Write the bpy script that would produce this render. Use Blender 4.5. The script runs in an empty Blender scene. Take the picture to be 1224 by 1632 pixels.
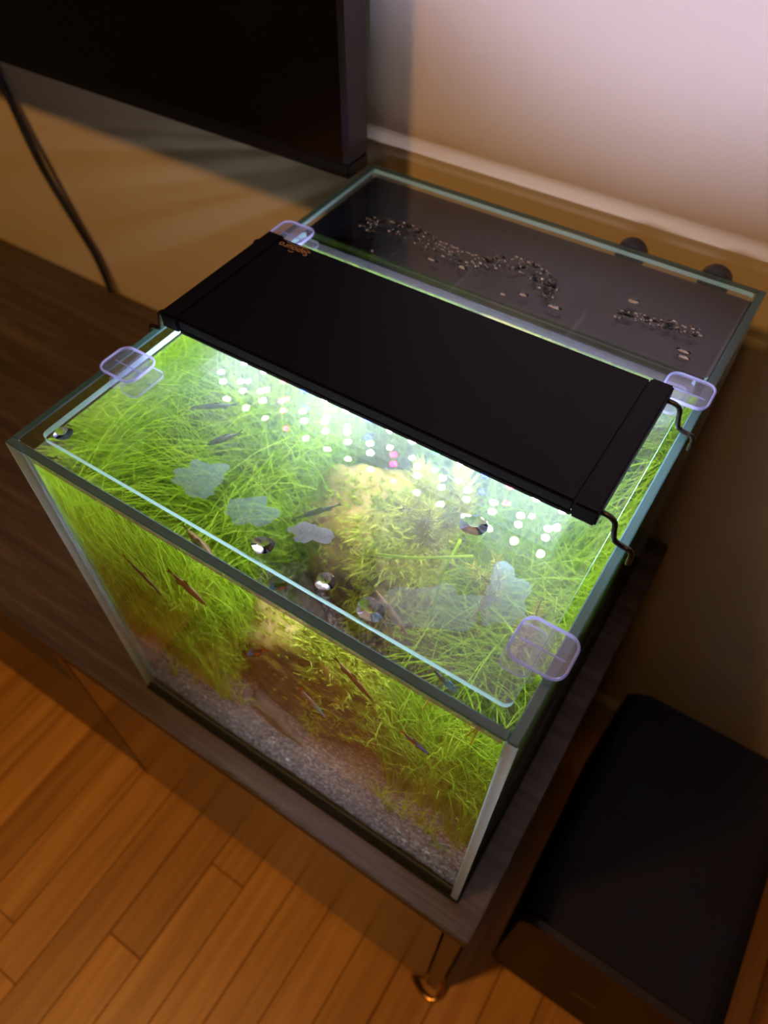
import bpy, bmesh, math, random
from mathutils import Vector, Matrix, noise as mnoise
random.seed(7)
scene = bpy.context.scene
COL = scene.collection
R = random.uniform

# ------------------------------------------------------------------ camera
# tank frame: origin = front-left bottom corner of the aquarium, X right, Y to the wall, Z up, metres
cam_d = bpy.data.cameras.new('camera'); cam = bpy.data.objects.new('camera', cam_d); COL.objects.link(cam)
fwd = Vector((-0.33480549, 0.51697442, -0.78780882)); down = Vector((0.42993569, -0.66015118, -0.6159186))
right = down.cross(fwd).normalized(); up = -down
cam.matrix_world = Matrix(((right.x, up.x, -fwd.x, 0.3124), (right.y, up.y, -fwd.y, -0.1153),
                           (right.z, up.z, -fwd.z, 0.5839), (0, 0, 0, 1)))
cam_d.sensor_fit = 'VERTICAL'; cam_d.sensor_height = 36.0; cam_d.lens = 1171.86 / 1632 * 36.0
cam_d.clip_start = 0.01; cam_d.clip_end = 50
cam_d.dof.use_dof = True; cam_d.dof.focus_distance = 0.36; cam_d.dof.aperture_fstop = 7.5
scene.camera = cam

# ------------------------------------------------------------------ world, lamp, exposure
w = bpy.data.worlds.new('room_ambience'); scene.world = w; w.use_nodes = True
w.node_tree.nodes['Background'].inputs[0].default_value = (1.0, 0.55, 0.22, 1)
w.node_tree.nodes['Background'].inputs[1].default_value = 0.022
def lamp_light(kind, name, loc, aim, energy, color, **kw):
    d = bpy.data.lights.new(name, kind); d.energy = energy; d.color = color
    for k, v in kw.items(): setattr(d, k, v)
    o = bpy.data.objects.new(name, d); COL.objects.link(o); o.location = loc
    o.rotation_euler = (Vector(aim) - Vector(loc)).to_track_quat('-Z', 'Y').to_euler(); return o
WARM = (1.0, 0.50, 0.14)
lamp_light('AREA', 'ceiling_lamp', (-0.39, -0.85, 1.93), (0.0, 0.2, 0.0), 18, WARM, shape='DISK', size=0.16)
lamp_light('AREA', 'ceiling_lamp', (0.20, -0.85, 1.93), (0.2, 0.2, 0.0), 2.2, WARM, shape='DISK', size=0.20)
# added lilac spot standing in for the tank lamp's reflection on the wall
lamp_light('SPOT', 'added_lilac_spot', (0.62, -0.75, 1.25), (0.30, 0.388, 0.862), 175, (0.50, 0.52, 1.0), spot_size=math.radians(40), spot_blend=0.30, shadow_soft_size=0.03)
scene.view_settings.view_transform = 'Standard'; scene.view_settings.look = 'None'
scene.view_settings.exposure = 0.0; scene.view_settings.gamma = 1.0; scene.view_settings.use_curve_mapping = False
cy = scene.cycles
cy.use_adaptive_sampling = True; cy.adaptive_threshold = 0.04
cy.max_bounces = 12; cy.diffuse_bounces = 3; cy.glossy_bounces = 6; cy.transmission_bounces = 10; cy.transparent_max_bounces = 32
cy.sample_clamp_indirect = 5.0; cy.use_denoising = True
try: cy.denoiser = 'OPENIMAGEDENOISE'
except Exception: pass

BOARD = 3.0        # radiance of the lamp board
LEDX = 800.0         # led brightness relative to it

# ------------------------------------------------------------------ material helpers
def newmat(name):
    m = bpy.data.materials.new(name); m.use_nodes = True
    nt = m.node_tree; nt.nodes.clear()
    out = nt.nodes.new('ShaderNodeOutputMaterial')
    return m, nt, nt.nodes, nt.links, out
def N(nt, typ, **kw):
    n = nt.nodes.new(typ)
    for k, v in kw.items():
        if hasattr(n, k): setattr(n, k, v)
        else: n.inputs[k.replace('_', ' ')].default_value = v
    return n
def c4(c): return (c[0], c[1], c[2], 1)
def ramp(nt, fac, stops, interp='LINEAR'):
    r = nt.nodes.new('ShaderNodeValToRGB'); r.color_ramp.interpolation = interp
    e = r.color_ramp.elements
    while len(e) < len(stops): e.new(0.5)
    for el, (p, c) in zip(e, stops):
        el.position = p; el.color = c4(c) if len(c) == 3 else c
    nt.links.new(fac, r.inputs[0]); return r.outputs[0]
def texco(nt, scale=(1, 1, 1), rot=(0, 0, 0), kind='Object'):
    t = nt.nodes.new('ShaderNodeTexCoord'); m = nt.nodes.new('ShaderNodeMapping')
    m.inputs['Scale'].default_value = scale; m.inputs['Rotation'].default_value = rot
    nt.links.new(t.outputs[kind], m.inputs[0]); return m.outputs[0]
def noise(nt, vec, scale, detail=4, rough=0.55, dist=0.0):
    n = nt.nodes.new('ShaderNodeTexNoise'); n.inputs['Scale'].default_value = scale
    n.inputs['Detail'].default_value = detail; n.inputs['Roughness'].default_value = rough; n.inputs['Distortion'].default_value = dist
    nt.links.new(vec, n.inputs['Vector']); return n.outputs['Fac']
def math_(nt, op, a, b=None, clamp=False):
    n = nt.nodes.new('ShaderNodeMath'); n.operation = op; n.use_clamp = clamp
    for i, v in enumerate((a, b)):
        if v is None: continue
        if isinstance(v, (int, float)): n.inputs[i].default_value = v
        else: nt.links.new(v, n.inputs[i])
    return n.outputs[0]
def mixc(nt, fac, a, b, mode='MIX'):
    n = nt.nodes.new('ShaderNodeMix'); n.data_type = 'RGBA'; n.blend_type = mode
    for i, v in ((0, fac), (6, a), (7, b)):
        if isinstance(v, (int, float)): n.inputs[i].default_value = v
        elif isinstance(v, tuple): n.inputs[i].default_value = c4(v)
        else: nt.links.new(v, n.inputs[i])
    return n.outputs[2]
def bump(nt, h, strength, dist=0.001):
    b = nt.nodes.new('ShaderNodeBump'); b.inputs['Strength'].default_value = strength; b.inputs['Distance'].default_value = dist
    nt.links.new(h, b.inputs['Height']); return b.outputs[0]
def principled(nt, out, color=None, rough=0.5, metal=0.0, spec=0.5, normal=None, **kw):
    p = nt.nodes.new('ShaderNodeBsdfPrincipled')
    if isinstance(color, tuple): p.inputs['Base Color'].default_value = c4(color)
    elif color is not None: nt.links.new(color, p.inputs['Base Color'])
    if isinstance(rough, (int, float)): p.inputs['Roughness'].default_value = rough
    else: nt.links.new(rough, p.inputs['Roughness'])
    p.inputs['Metallic'].default_value = metal; p.inputs['Specular IOR Level'].default_value = spec
    if normal is not None: nt.links.new(normal, p.inputs['Normal'])
    for k, v in kw.items(): p.inputs[k.replace('_', ' ')].default_value = v
    nt.links.new(p.outputs[0], out.inputs[0]); return p
def plain(name, color, rough=0.5, metal=0.0, spec=0.5, grain=0.0, gscale=400, **kw):
    m, nt, nd, lk, out = newmat(name)
    v = texco(nt); n = noise(nt, v, gscale, 3)
    col = mixc(nt, n, tuple(x * (1 - grain) for x in color), tuple(min(1, x * (1 + grain)) for x in color))
    principled(nt, out, col, rough, metal, spec, **kw); return m
def emit(name, color, strength):
    m, nt, nd, lk, out = newmat(name)
    e = N(nt, 'ShaderNodeEmission'); e.inputs[0].default_value = c4(color); e.inputs[1].default_value = strength
    lk.new(e.outputs[0], out.inputs[0]); return m
def fresnel_fac(nt, ior):
    # a parallel pane does not bend the ray, so both faces reflect like air-to-glass
    g = nt.nodes.new('ShaderNodeNewGeometry')
    i = math_(nt, 'ADD', ior, math_(nt, 'MULTIPLY', g.outputs['Backfacing'], 1.0 / ior - ior))
    f = nt.nodes.new('ShaderNodeFresnel'); nt.links.new(i, f.inputs['IOR']); return f.outputs[0]
def pane_mat(name, tint=(0.975, 0.995, 0.985), ior=1.5, rough=0.0, gain=1.0):
    m, nt, nd, lk, out = newmat(name)
    f = fresnel_fac(nt, ior)
    if gain != 1.0: f = math_(nt, 'MULTIPLY', f, gain, True)
    tr = N(nt, 'ShaderNodeBsdfTransparent'); tr.inputs[0].default_value = c4(tint)
    gl = N(nt, 'ShaderNodeBsdfGlossy'); gl.inputs['Roughness'].default_value = rough
    mx = nd.new('ShaderNodeMixShader'); lk.new(f, mx.inputs[0]); lk.new(tr.outputs[0], mx.inputs[1]); lk.new(gl.outputs[0], mx.inputs[2])
    lk.new(mx.outputs[0], out.inputs[0]); return m
def edge_mat(name, tint, diffuse, amount, rough=0.08):
    # polished pane edge: green glass with a diffuse share
    m, nt, nd, lk, out = newmat(name)
    f = fresnel_fac(nt, 1.5)
    d = N(nt, 'ShaderNodeBsdfDiffuse'); d.inputs[0].default_value = c4(diffuse)
    t = N(nt, 'ShaderNodeBsdfTranslucent'); t.inputs[0].default_value = c4(diffuse)
    a = nd.new('ShaderNodeMixShader'); a.inputs[0].default_value = 0.6; lk.new(d.outputs[0], a.inputs[1]); lk.new(t.outputs[0], a.inputs[2])
    tr = N(nt, 'ShaderNodeBsdfTransparent'); tr.inputs[0].default_value = c4(tint)
    b = nd.new('ShaderNodeMixShader'); b.inputs[0].default_value = amount; lk.new(tr.outputs[0], b.inputs[1]); lk.new(a.outputs[0], b.inputs[2])
    gl = N(nt, 'ShaderNodeBsdfGlossy'); gl.inputs['Roughness'].default_value = rough
    mx = nd.new('ShaderNodeMixShader'); lk.new(f, mx.inputs[0]); lk.new(b.outputs[0], mx.inputs[1]); lk.new(gl.outputs[0], mx.inputs[2])
    lk.new(mx.outputs[0], out.inputs[0]); return m
def leaf_mat(name, c1, c2, c3, trans=0.45):
    m, nt, nd, lk, out = newmat(name)
    oi = nd.new('ShaderNodeObjectInfo'); v = texco(nt)
    n = noise(nt, v, 55, 2)
    f = math_(nt, 'ADD', math_(nt, 'MULTIPLY', oi.outputs['Random'], 0.4), math_(nt, 'MULTIPLY', n, 0.75), True)
    col = ramp(nt, f, [(0.15, c1), (0.5, c2), (0.85, c3)])
    d = N(nt, 'ShaderNodeBsdfDiffuse'); lk.new(col, d.inputs[0])
    t = N(nt, 'ShaderNodeBsdfTranslucent'); lk.new(col, t.inputs[0])
    a = nd.new('ShaderNodeMixShader'); a.inputs[0].default_value = trans; lk.new(d.outputs[0], a.inputs[1]); lk.new(t.outputs[0], a.inputs[2])
    lk.new(a.outputs[0], out.inputs[0]); return m

# ------------------------------------------------------------------ materials
M = {}
def wood(name, c1, c2, c3, axis, rough, fine=1.0, gloss=0.5, jitter=0.35):
    m, nt, nd, lk, out = newmat(name)
    sc = (1.0, 26.0, 26.0) if axis == 'x' else (26.0, 1.0, 26.0)
    oi = nd.new('ShaderNodeObjectInfo')
    t = nd.new('ShaderNodeTexCoord'); mp = nd.new('ShaderNodeMapping'); mp.inputs['Scale'].default_value = sc
    off = nd.new('ShaderNodeVectorMath'); off.operation = 'ADD'
    cmb = nd.new('ShaderNodeCombineXYZ')
    for i, k in enumerate((3.1, 7.7, 1.3)): lk.new(math_(nt, 'MULTIPLY', oi.outputs['Random'], k), cmb.inputs[i])
    lk.new(t.outputs['Object'], off.inputs[0]); lk.new(cmb.outputs[0], off.inputs[1]); lk.new(off.outputs[0], mp.inputs[0])
    n1 = noise(nt, mp.outputs[0], 2.6 * fine, 6, 0.6, 0.6); n2 = noise(nt, mp.outputs[0], 14 * fine, 3, 0.6)
    f = math_(nt, 'ADD', math_(nt, 'MULTIPLY', n1, 0.75), math_(nt, 'MULTIPLY', n2, 0.25))
    col = ramp(nt, f, [(0.32, c1), (0.5, c2), (0.68, c3)])
    k = math_(nt, 'ADD', 1.0 - jitter / 2, math_(nt, 'MULTIPLY', oi.outputs['Random'], jitter))
    hs = nd.new('ShaderNodeHueSaturation'); lk.new(col, hs.inputs['Color']); lk.new(k, hs.inputs['Value'])
    principled(nt, out, hs.outputs[0], rough, 0, gloss, bump(nt, n2, 0.25, 0.0006)); return m
M['oak'] = wood('oak_floor', (0.34, 0.145, 0.028), (0.50, 0.235, 0.055), (0.62, 0.32, 0.09), 'y', 0.38, 1.0, 0.4)
M['subfloor'] = plain('subfloor', (0.05, 0.02, 0.006), 0.9)
M['console'] = wood('console_laminate', (0.028, 0.020, 0.016), (0.060, 0.043, 0.034), (0.115, 0.085, 0.068), 'x', 0.5, 1.5, 0.35, 0.0)
M['bronze'] = plain('bronze_door', (0.10, 0.058, 0.030), 0.22, 0.0, 0.6, 0.05)
M['console_side'] = plain('console_side', (0.085, 0.05, 0.028), 0.35, 0, 0.5, 0.1)
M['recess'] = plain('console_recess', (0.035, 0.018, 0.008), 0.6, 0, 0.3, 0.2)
M['brass'] = plain('brass', (0.75, 0.42, 0.14), 0.22, 1.0)
def wallmat():
    m, nt, nd, lk, out = newmat('painted_wall'); v = texco(nt)
    n = noise(nt, v, 6, 3); n2 = noise(nt, v, 900, 2)
    col = mixc(nt, n, (0.56, 0.46, 0.32), (0.62, 0.52, 0.37))
    principled(nt, out, col, 0.75, 0, 0.25, bump(nt, n2, 0.12, 0.0006)); return m
M['wall'] = wallmat()
M['pane'] = pane_mat('clear_glass', gain=0.5)
M['lid'] = pane_mat('lid_glass', (0.98, 0.995, 0.99))
M['edge'] = edge_mat('tank_glass_edge', (0.10, 0.24, 0.26), (0.12, 0.25, 0.28), 0.5)
M['vedge'] = edge_mat('tank_corner_edge', (0.60, 0.86, 0.97), (0.70, 0.88, 1.0), 0.85)  # pale blue diffuse stands for lamp light carried to the corner edge
M['lidedge'] = edge_mat('lid_glass_edge', (0.6, 0.95, 0.97), (0.55, 0.97, 0.97), 0.9)  # bright cyan diffuse paints in the glow of lamp light guided to the edge
M['black_acrylic'] = plain('black_acrylic', (0.006, 0.006, 0.008), 0.12, 0, 0.5)
M['black_plastic'] = plain('black_plastic', (0.010, 0.010, 0.014), 0.42, 0, 0.4, 0.1)
M['lamp_body'] = plain('lamp_anodised_black', (0.003, 0.003, 0.009), 0.5, 0.0, 0.12, 0.1, 900)
M['wire'] = plain('black_coated_wire', (0.008, 0.008, 0.008), 0.15, 0, 0.6)
M['board'] = emit('lamp_board', (0.74, 0.82, 1.0), BOARD)
M['led_white'] = emit('led_white', (0.86, 0.86, 1.0), BOARD * LEDX)
M['led_blue'] = emit('led_blue', (0.001, 0.0025, 1.0), BOARD * LEDX * 0.9)
M['led_red'] = emit('led_red', (1.0, 0.006, 0.05), BOARD * LEDX * 0.25)
M['led_green'] = emit('led_green', (0.002, 1.0, 0.03), BOARD * LEDX * 0.7)
M['led_case'] = plain('led_case', (0.7, 0.7, 0.7), 0.5)
M['gold'] = plain('gold_print', (0.42, 0.25, 0.12), 0.4, 0.3)
M['foam'] = plain('black_foam', (0.012, 0.011, 0.012), 0.9, 0, 0.2, 0.3)
M['tv_black'] = plain('tv_black', (0.006, 0.006, 0.007), 0.35, 0, 0.4)
M['tv_frame'] = plain('tv_side_metal', (0.045, 0.045, 0.065), 0.34, 0.6, 0.5)
M['tv_screen'] = plain('tv_screen', (0.004, 0.003, 0.003), 0.16, 0, 0.5)
M['sub_cloth'] = plain('subwoofer_vinyl', (0.008, 0.008, 0.015), 0.65, 0, 0.15, 0.35, 1500)
M['sub_front'] = plain('subwoofer_front', (0.016, 0.009, 0.006), 0.5, 0, 0.3, 0.1)
M['logo_grey'] = plain('logo_grey', (0.10, 0.08, 0.07), 0.4, 0.4)
M['cord'] = plain('cord_black', (0.010, 0.008, 0.008), 0.5)
def clip_mat():
    m, nt, nd, lk, out = newmat('clear_clip_plastic')
    f = fresnel_fac(nt, 1.5)
    tr = N(nt, 'ShaderNodeBsdfTransparent'); tr.inputs[0].default_value = (0.90, 0.90, 0.97, 1)
    t = N(nt, 'ShaderNodeBsdfTranslucent'); t.inputs[0].default_value = (0.80, 0.80, 0.98, 1)
    d = N(nt, 'ShaderNodeBsdfDiffuse'); d.inputs[0].default_value = (0.80, 0.80, 0.98, 1)
    a = nd.new('ShaderNodeMixShader'); a.inputs[0].default_value = 0.5; lk.new(t.outputs[0], a.inputs[1]); lk.new(d.outputs[0], a.inputs[2])
    b = nd.new('ShaderNodeMixShader'); b.inputs[0].default_value = 0.07; lk.new(tr.outputs[0], b.inputs[1]); lk.new(a.outputs[0], b.inputs[2])
    gl = N(nt, 'ShaderNodeBsdfGlossy'); gl.inputs['Roughness'].default_value = 0.12
    mx = nd.new('ShaderNodeMixShader'); lk.new(f, mx.inputs[0]); lk.new(b.outputs[0], mx.inputs[1]); lk.new(gl.outputs[0], mx.inputs[2])
    lk.new(mx.outputs[0], out.inputs[0]); return m
M['clip'] = clip_mat()
def clip_rim():
    m, nt, nd, lk, out = newmat('clip_rim_plastic')
    p = principled(nt, out, (0.78, 0.76, 0.98), 0.15, 0, 0.6); return m
M['clip_rim'] = edge_mat('clip_edge_plastic', (0.82, 0.84, 1.0), (0.62, 0.66, 1.0), 0.4)
def water_mat(name, ripple):
    m, nt, nd, lk, out = newmat(name)
    g = N(nt, 'ShaderNodeBsdfGlass'); g.inputs['IOR'].default_value = 1.33; g.inputs['Roughness'].default_value = 0.0
    g.inputs['Color'].default_value = (1, 1, 1, 1)
    if ripple:
        h = noise(nt, texco(nt), 38, 2); lk.new(bump(nt, h, 0.35, 0.0012), g.inputs['Normal'])
    if ripple:
        # clear share added so lamp light reaches the tank unbent
        tr = N(nt, 'ShaderNodeBsdfTransparent'); mx = nd.new('ShaderNodeMixShader'); mx.inputs[0].default_value = 0.24
        lk.new(g.outputs[0], mx.inputs[1]); lk.new(tr.outputs[0], mx.inputs[2]); lk.new(mx.outputs[0], out.inputs[0])
    else: lk.new(g.outputs[0], out.inputs[0])
    va = N(nt, 'ShaderNodeVolumeAbsorption'); va.inputs['Color'].default_value = (0.92, 0.86, 0.58, 1); va.inputs['Density'].default_value = 0.8
    lk.new(va.outputs[0], out.inputs['Volume']); return m
M['water_side'] = water_mat('tank_water', False); M['water_top'] = water_mat('tank_water_surface', True)
def drop_mat():
    m, nt, nd, lk, out = newmat('water_drop')
    g = N(nt, 'ShaderNodeBsdfGlass'); g.inputs['IOR'].default_value = 1.33; g.inputs['Roughness'].default_value = 0.02
    lk.new(g.outputs[0], out.inputs[0]); return m
M['drop'] = drop_mat()
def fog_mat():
    # condensation: fine droplets under the lid, thinning out to the front, density shaped for the haze
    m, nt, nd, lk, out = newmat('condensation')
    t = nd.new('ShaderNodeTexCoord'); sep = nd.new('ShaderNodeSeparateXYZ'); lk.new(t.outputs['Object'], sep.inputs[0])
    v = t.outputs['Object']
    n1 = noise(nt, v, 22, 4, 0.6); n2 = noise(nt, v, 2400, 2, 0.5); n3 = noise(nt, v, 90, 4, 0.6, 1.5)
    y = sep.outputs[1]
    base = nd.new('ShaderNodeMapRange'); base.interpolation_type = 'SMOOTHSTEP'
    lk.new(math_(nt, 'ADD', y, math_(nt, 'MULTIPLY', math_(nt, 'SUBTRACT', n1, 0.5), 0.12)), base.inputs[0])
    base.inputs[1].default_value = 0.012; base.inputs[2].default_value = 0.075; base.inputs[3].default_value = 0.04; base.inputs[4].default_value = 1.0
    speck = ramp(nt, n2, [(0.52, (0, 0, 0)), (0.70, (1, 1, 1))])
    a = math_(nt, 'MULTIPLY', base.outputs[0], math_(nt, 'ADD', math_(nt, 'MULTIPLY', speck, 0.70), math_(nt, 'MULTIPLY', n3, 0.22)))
    # density painted for haze: cut near the lamp against glare, raised behind it
    haze_cut = nd.new('ShaderNodeMapRange'); haze_cut.interpolation_type = 'SMOOTHSTEP'; lk.new(y, haze_cut.inputs[0])
    haze_cut.inputs[1].default_value = 0.058; haze_cut.inputs[2].default_value = 0.108; haze_cut.inputs[3].default_value = 0.36; haze_cut.inputs[4].default_value = 0.036
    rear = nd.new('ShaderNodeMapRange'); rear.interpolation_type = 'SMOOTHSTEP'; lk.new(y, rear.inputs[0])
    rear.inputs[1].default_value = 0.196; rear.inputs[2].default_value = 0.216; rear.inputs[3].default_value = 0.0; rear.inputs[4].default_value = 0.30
    a = math_(nt, 'MULTIPLY', a, math_(nt, 'ADD', haze_cut.outputs[0], rear.outputs[0]), True)
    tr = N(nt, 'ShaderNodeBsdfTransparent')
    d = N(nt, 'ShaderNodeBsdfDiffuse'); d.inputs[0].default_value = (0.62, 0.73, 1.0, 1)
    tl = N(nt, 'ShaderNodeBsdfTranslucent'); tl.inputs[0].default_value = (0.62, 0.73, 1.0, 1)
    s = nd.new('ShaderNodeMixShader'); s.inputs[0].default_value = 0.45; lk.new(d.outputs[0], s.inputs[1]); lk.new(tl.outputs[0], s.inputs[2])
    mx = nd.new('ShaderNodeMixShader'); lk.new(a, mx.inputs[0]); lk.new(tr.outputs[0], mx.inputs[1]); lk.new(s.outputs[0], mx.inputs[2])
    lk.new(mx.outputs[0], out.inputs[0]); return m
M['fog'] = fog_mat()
def film_mat(name, col, amount):
    m, nt, nd, lk, out = newmat(name)
    n = noise(nt, texco(nt), 160, 4, 0.6)
    a = math_(nt, 'MULTIPLY', ramp(nt, n, [(0.25, (0.5, 0.5, 0.5)), (0.7, (1, 1, 1))]), amount)
    tr = N(nt, 'ShaderNodeBsdfTransparent')
    d = N(nt, 'ShaderNodeBsdfDiffuse'); d.inputs[0].default_value = c4(col)
    tl = N(nt, 'ShaderNodeBsdfTranslucent'); tl.inputs[0].default_value = c4(col)
    s = nd.new('ShaderNodeMixShader'); s.inputs[0].default_value = 0.4; lk.new(d.outputs[0], s.inputs[1]); lk.new(tl.outputs[0], s.inputs[2])
    mx = nd.new('ShaderNodeMixShader'); lk.new(a, mx.inputs[0]); lk.new(tr.outputs[0], mx.inputs[1]); lk.new(s.outputs[0], mx.inputs[2])
    lk.new(mx.outputs[0], out.inputs[0]); return m
M['film'] = film_mat('surface_film', (0.34, 0.58, 0.56), 0.45)
M['film_grey'] = film_mat('surface_film_grey', (0.36, 0.42, 0.50), 0.6)
M['rim_strip'] = film_mat('waterline_strip', (0.34, 0.29, 0.27), 0.72)
M['film_thin'] = film_mat('surface_film_thin', (0.36, 0.52, 0.60), 0.22)
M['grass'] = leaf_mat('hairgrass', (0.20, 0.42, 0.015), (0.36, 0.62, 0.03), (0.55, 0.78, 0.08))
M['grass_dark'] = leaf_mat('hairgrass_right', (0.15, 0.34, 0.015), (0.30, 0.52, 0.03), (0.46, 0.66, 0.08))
M['moss'] = leaf_mat('moss', (0.18, 0.32, 0.02), (0.38, 0.52, 0.04), (0.56, 0.64, 0.10), 0.35)
M['needle'] = leaf_mat('needle_plant', (0.32, 0.40, 0.03), (0.50, 0.56, 0.07), (0.64, 0.66, 0.14), 0.4)
def rock_mat(name='algae_covered_rock', lo=0.15, hi=0.45):
    m, nt, nd, lk, out = newmat(name); v = texco(nt)
    n = noise(nt, v, 45, 6, 0.65, 0.8); n2 = noise(nt, v, 16, 4, 0.6); n3 = noise(nt, texco(nt, (40, 40, 160), (0.5, 0.3, 0)), 1.0, 5)
    grey = ramp(nt, n3, [(0.3, (0.055, 0.045, 0.04)), (0.55, (0.15, 0.125, 0.105)), (0.75, (0.30, 0.26, 0.22))])
    alg = ramp(nt, n, [(0.3, (0.20, 0.19, 0.03)), (0.5, (0.42, 0.36, 0.08)), (0.7, (0.48, 0.33, 0.16))])
    g = nd.new('ShaderNodeNewGeometry'); sep = nd.new('ShaderNodeSeparateXYZ'); lk.new(g.outputs['Normal'], sep.inputs[0])
    k = math_(nt, 'ADD', sep.outputs[2], math_(nt, 'MULTIPLY', math_(nt, 'SUBTRACT', n2, 0.5), 1.6))
    mr = nd.new('ShaderNodeMapRange'); lk.new(k, mr.inputs[0]); mr.inputs[1].default_value = lo; mr.inputs[2].default_value = hi
    col = mixc(nt, mr.outputs[0], grey, alg)
    principled(nt, out, col, 0.85, 0, 0.2, bump(nt, n, 0.6, 0.003)); return m
M['rock'] = rock_mat(); M['stone'] = rock_mat('grey_layered_stone', 1.3, 1.8)
def gravel_mat():
    m, nt, nd, lk, out = newmat('dark_gravel'); v = texco(nt)
    vo = nd.new('ShaderNodeTexVoronoi'); vo.inputs['Scale'].default_value = 620; lk.new(v, vo.inputs['Vector'])
    bw = nd.new('ShaderNodeSeparateColor'); lk.new(vo.outputs['Color'], bw.inputs[0])
    col = ramp(nt, bw.outputs[0], [(0.0, (0.06, 0.05, 0.056)), (0.55, (0.17, 0.145, 0.155)), (0.9, (0.34, 0.30, 0.31)), (1.0, (0.6, 0.55, 0.55))])
    principled(nt, out, col, 0.7, 0, 0.3, bump(nt, math_(nt, 'SUBTRACT', 1.0, vo.outputs['Distance']), 0.8, 0.001)); return m
M['gravel'] = gravel_mat()
M['pebble'] = plain('pale_pebble', (0.62, 0.58, 0.52), 0.6)
M['fish_brown'] = plain('fish_brown', (0.17, 0.09, 0.04), 0.3, 0, 0.6, 0.3, 300)
M['fish_dark'] = plain('fish_dark', (0.030, 0.032, 0.040), 0.25, 0, 0.6, 0.3, 300)
M['fish_fin'] = plain('fish_fin', (0.05, 0.035, 0.02), 0.5)
M['fish_pale'] = plain('fish_pale', (0.35, 0.36, 0.38), 0.25, 0.2)
M['neon_blue'] = plain('neon_blue', (0.05, 0.25, 1.0), 0.15, 0.1, 0.8)
M['neon_cyan'] = plain('neon_cyan', (0.25, 0.75, 0.95), 0.15, 0.1, 0.8)
M['neon_red'] = plain('neon_red', (0.75, 0.05, 0.02), 0.3)
M['eye'] = plain('eye_black', (0.005, 0.005, 0.005), 0.1)

# ------------------------------------------------------------------ object helpers
ORG = {}
def wloc(o):
    return ORG.get(o.name, Vector((0, 0, 0)))
def tag(o, label=None, cat=None, group=None, kind=None):
    if label: o['label'] = label
    if cat: o['category'] = cat
    if group: o['group'] = group
    if kind: o['kind'] = kind
    return o
def thing(name, loc, label, cat, group=None, kind=None):
    o = bpy.data.objects.new(name, None); COL.objects.link(o); o.location = loc
    o.empty_display_size = 0.02; ORG[o.name] = Vector(loc)
    return tag(o, label, cat, group, kind)
def obj(name, bm, mats, parent=None, origin=None, smooth=False):
    """bm is in world coordinates; the mesh is stored relative to its origin"""
    org = wloc(parent) if parent is not None else Vector(origin or (0, 0, 0))
    if parent is not None and origin is not None: org = Vector(origin)
    me = bpy.data.meshes.new(name)
    bmesh.ops.translate(bm, verts=bm.verts, vec=-org)
    bm.to_mesh(me); bm.free()
    if not isinstance(mats, (list, tuple)): mats = [mats]
    for m in mats: me.materials.append(M[m] if isinstance(m, str) else m)
    if smooth:
        me.polygons.foreach_set('use_smooth', [True] * len(me.polygons))
    o = bpy.data.objects.new(name, me); COL.objects.link(o)
    if parent is not None:
        o.parent = parent; o.location = org - wloc(parent)
    else: o.location = org
    ORG[o.name] = org
    return o
def NB(): return bmesh.new()
def box(bm, x0, x1, y0, y1, z0, z1, bev=0.0, mat=0, seg=2):
    r = bmesh.ops.create_cube(bm, size=1.0)
    for v in r['verts']:
        v.co = Vector(((x0 + x1) / 2 + v.co.x * (x1 - x0), (y0 + y1) / 2 + v.co.y * (y1 - y0), (z0 + z1) / 2 + v.co.z * (z1 - z0)))
    fs = list({f for v in r['verts'] for f in v.link_faces})
    for f in fs: f.material_index = mat
    if bev > 0:
        es = list({e for v in r['verts'] for e in v.link_edges})
        bmesh.ops.bevel(bm, geom=es, offset=bev, segments=seg, affect='EDGES', clamp_overlap=True)
    return bm
def pane(bm, x0, x1, y0, y1, z0, z1, axis, bev=0.0006):
    """glass pane: the two large faces get slot 0, the thin edges slot 1, vertical thin edges slot 2"""
    box(bm, x0, x1, y0, y1, z0, z1, bev, seg=1)
    a = 'xyz'.index(axis)
    for f in bm.faces:
        n = f.normal if f.normal.length > 0.5 else f.normal
        f.normal_update(); n = f.normal
        if abs(n[a]) > 0.98: f.material_index = 0
        elif abs(n[2]) > 0.5: f.material_index = 1
        else: f.material_index = 2
def crom(pts, n=8):
    P = [Vector(p) for p in pts]; P = [P[0] * 2 - P[1]] + P + [P[-1] * 2 - P[-2]]; o = []
    for i in range(1, len(P) - 2):
        for k in range(n):
            t = k / n
            o.append(0.5 * ((2 * P[i]) + (-P[i - 1] + P[i + 1]) * t + (2 * P[i - 1] - 5 * P[i] + 4 * P[i + 1] - P[i + 2]) * t * t + (-P[i - 1] + 3 * P[i] - 3 * P[i + 1] + P[i + 2]) * t ** 3))
    o.append(P[-2]); return o
def tube(bm, pts, rad, n=10, cap=True):
    pts = [Vector(p) for p in pts]; rings = []; ref = Vector((0.13, 0.97, 0.21)).normalized()
    for i, p in enumerate(pts):
        t = (pts[min(i + 1, len(pts) - 1)] - pts[max(i - 1, 0)]).normalized()
        a = t.cross(ref)
        if a.length < 0.05: a = t.cross(Vector((1, 0, 0)))
        a.normalize(); b = t.cross(a); r = rad[i] if isinstance(rad, (list, tuple)) else rad
        rings.append([bm.verts.new(p + a * r * math.cos(2 * math.pi * k / n) + b * r * math.sin(2 * math.pi * k / n)) for k in range(n)])
    for q, s in zip(rings, rings[1:]):
        for k in range(n): bm.faces.new((q[k], q[(k + 1) % n], s[(k + 1) % n], s[k]))
    if cap: bm.faces.new(rings[0][::-1]); bm.faces.new(rings[-1])
    return bm
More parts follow.
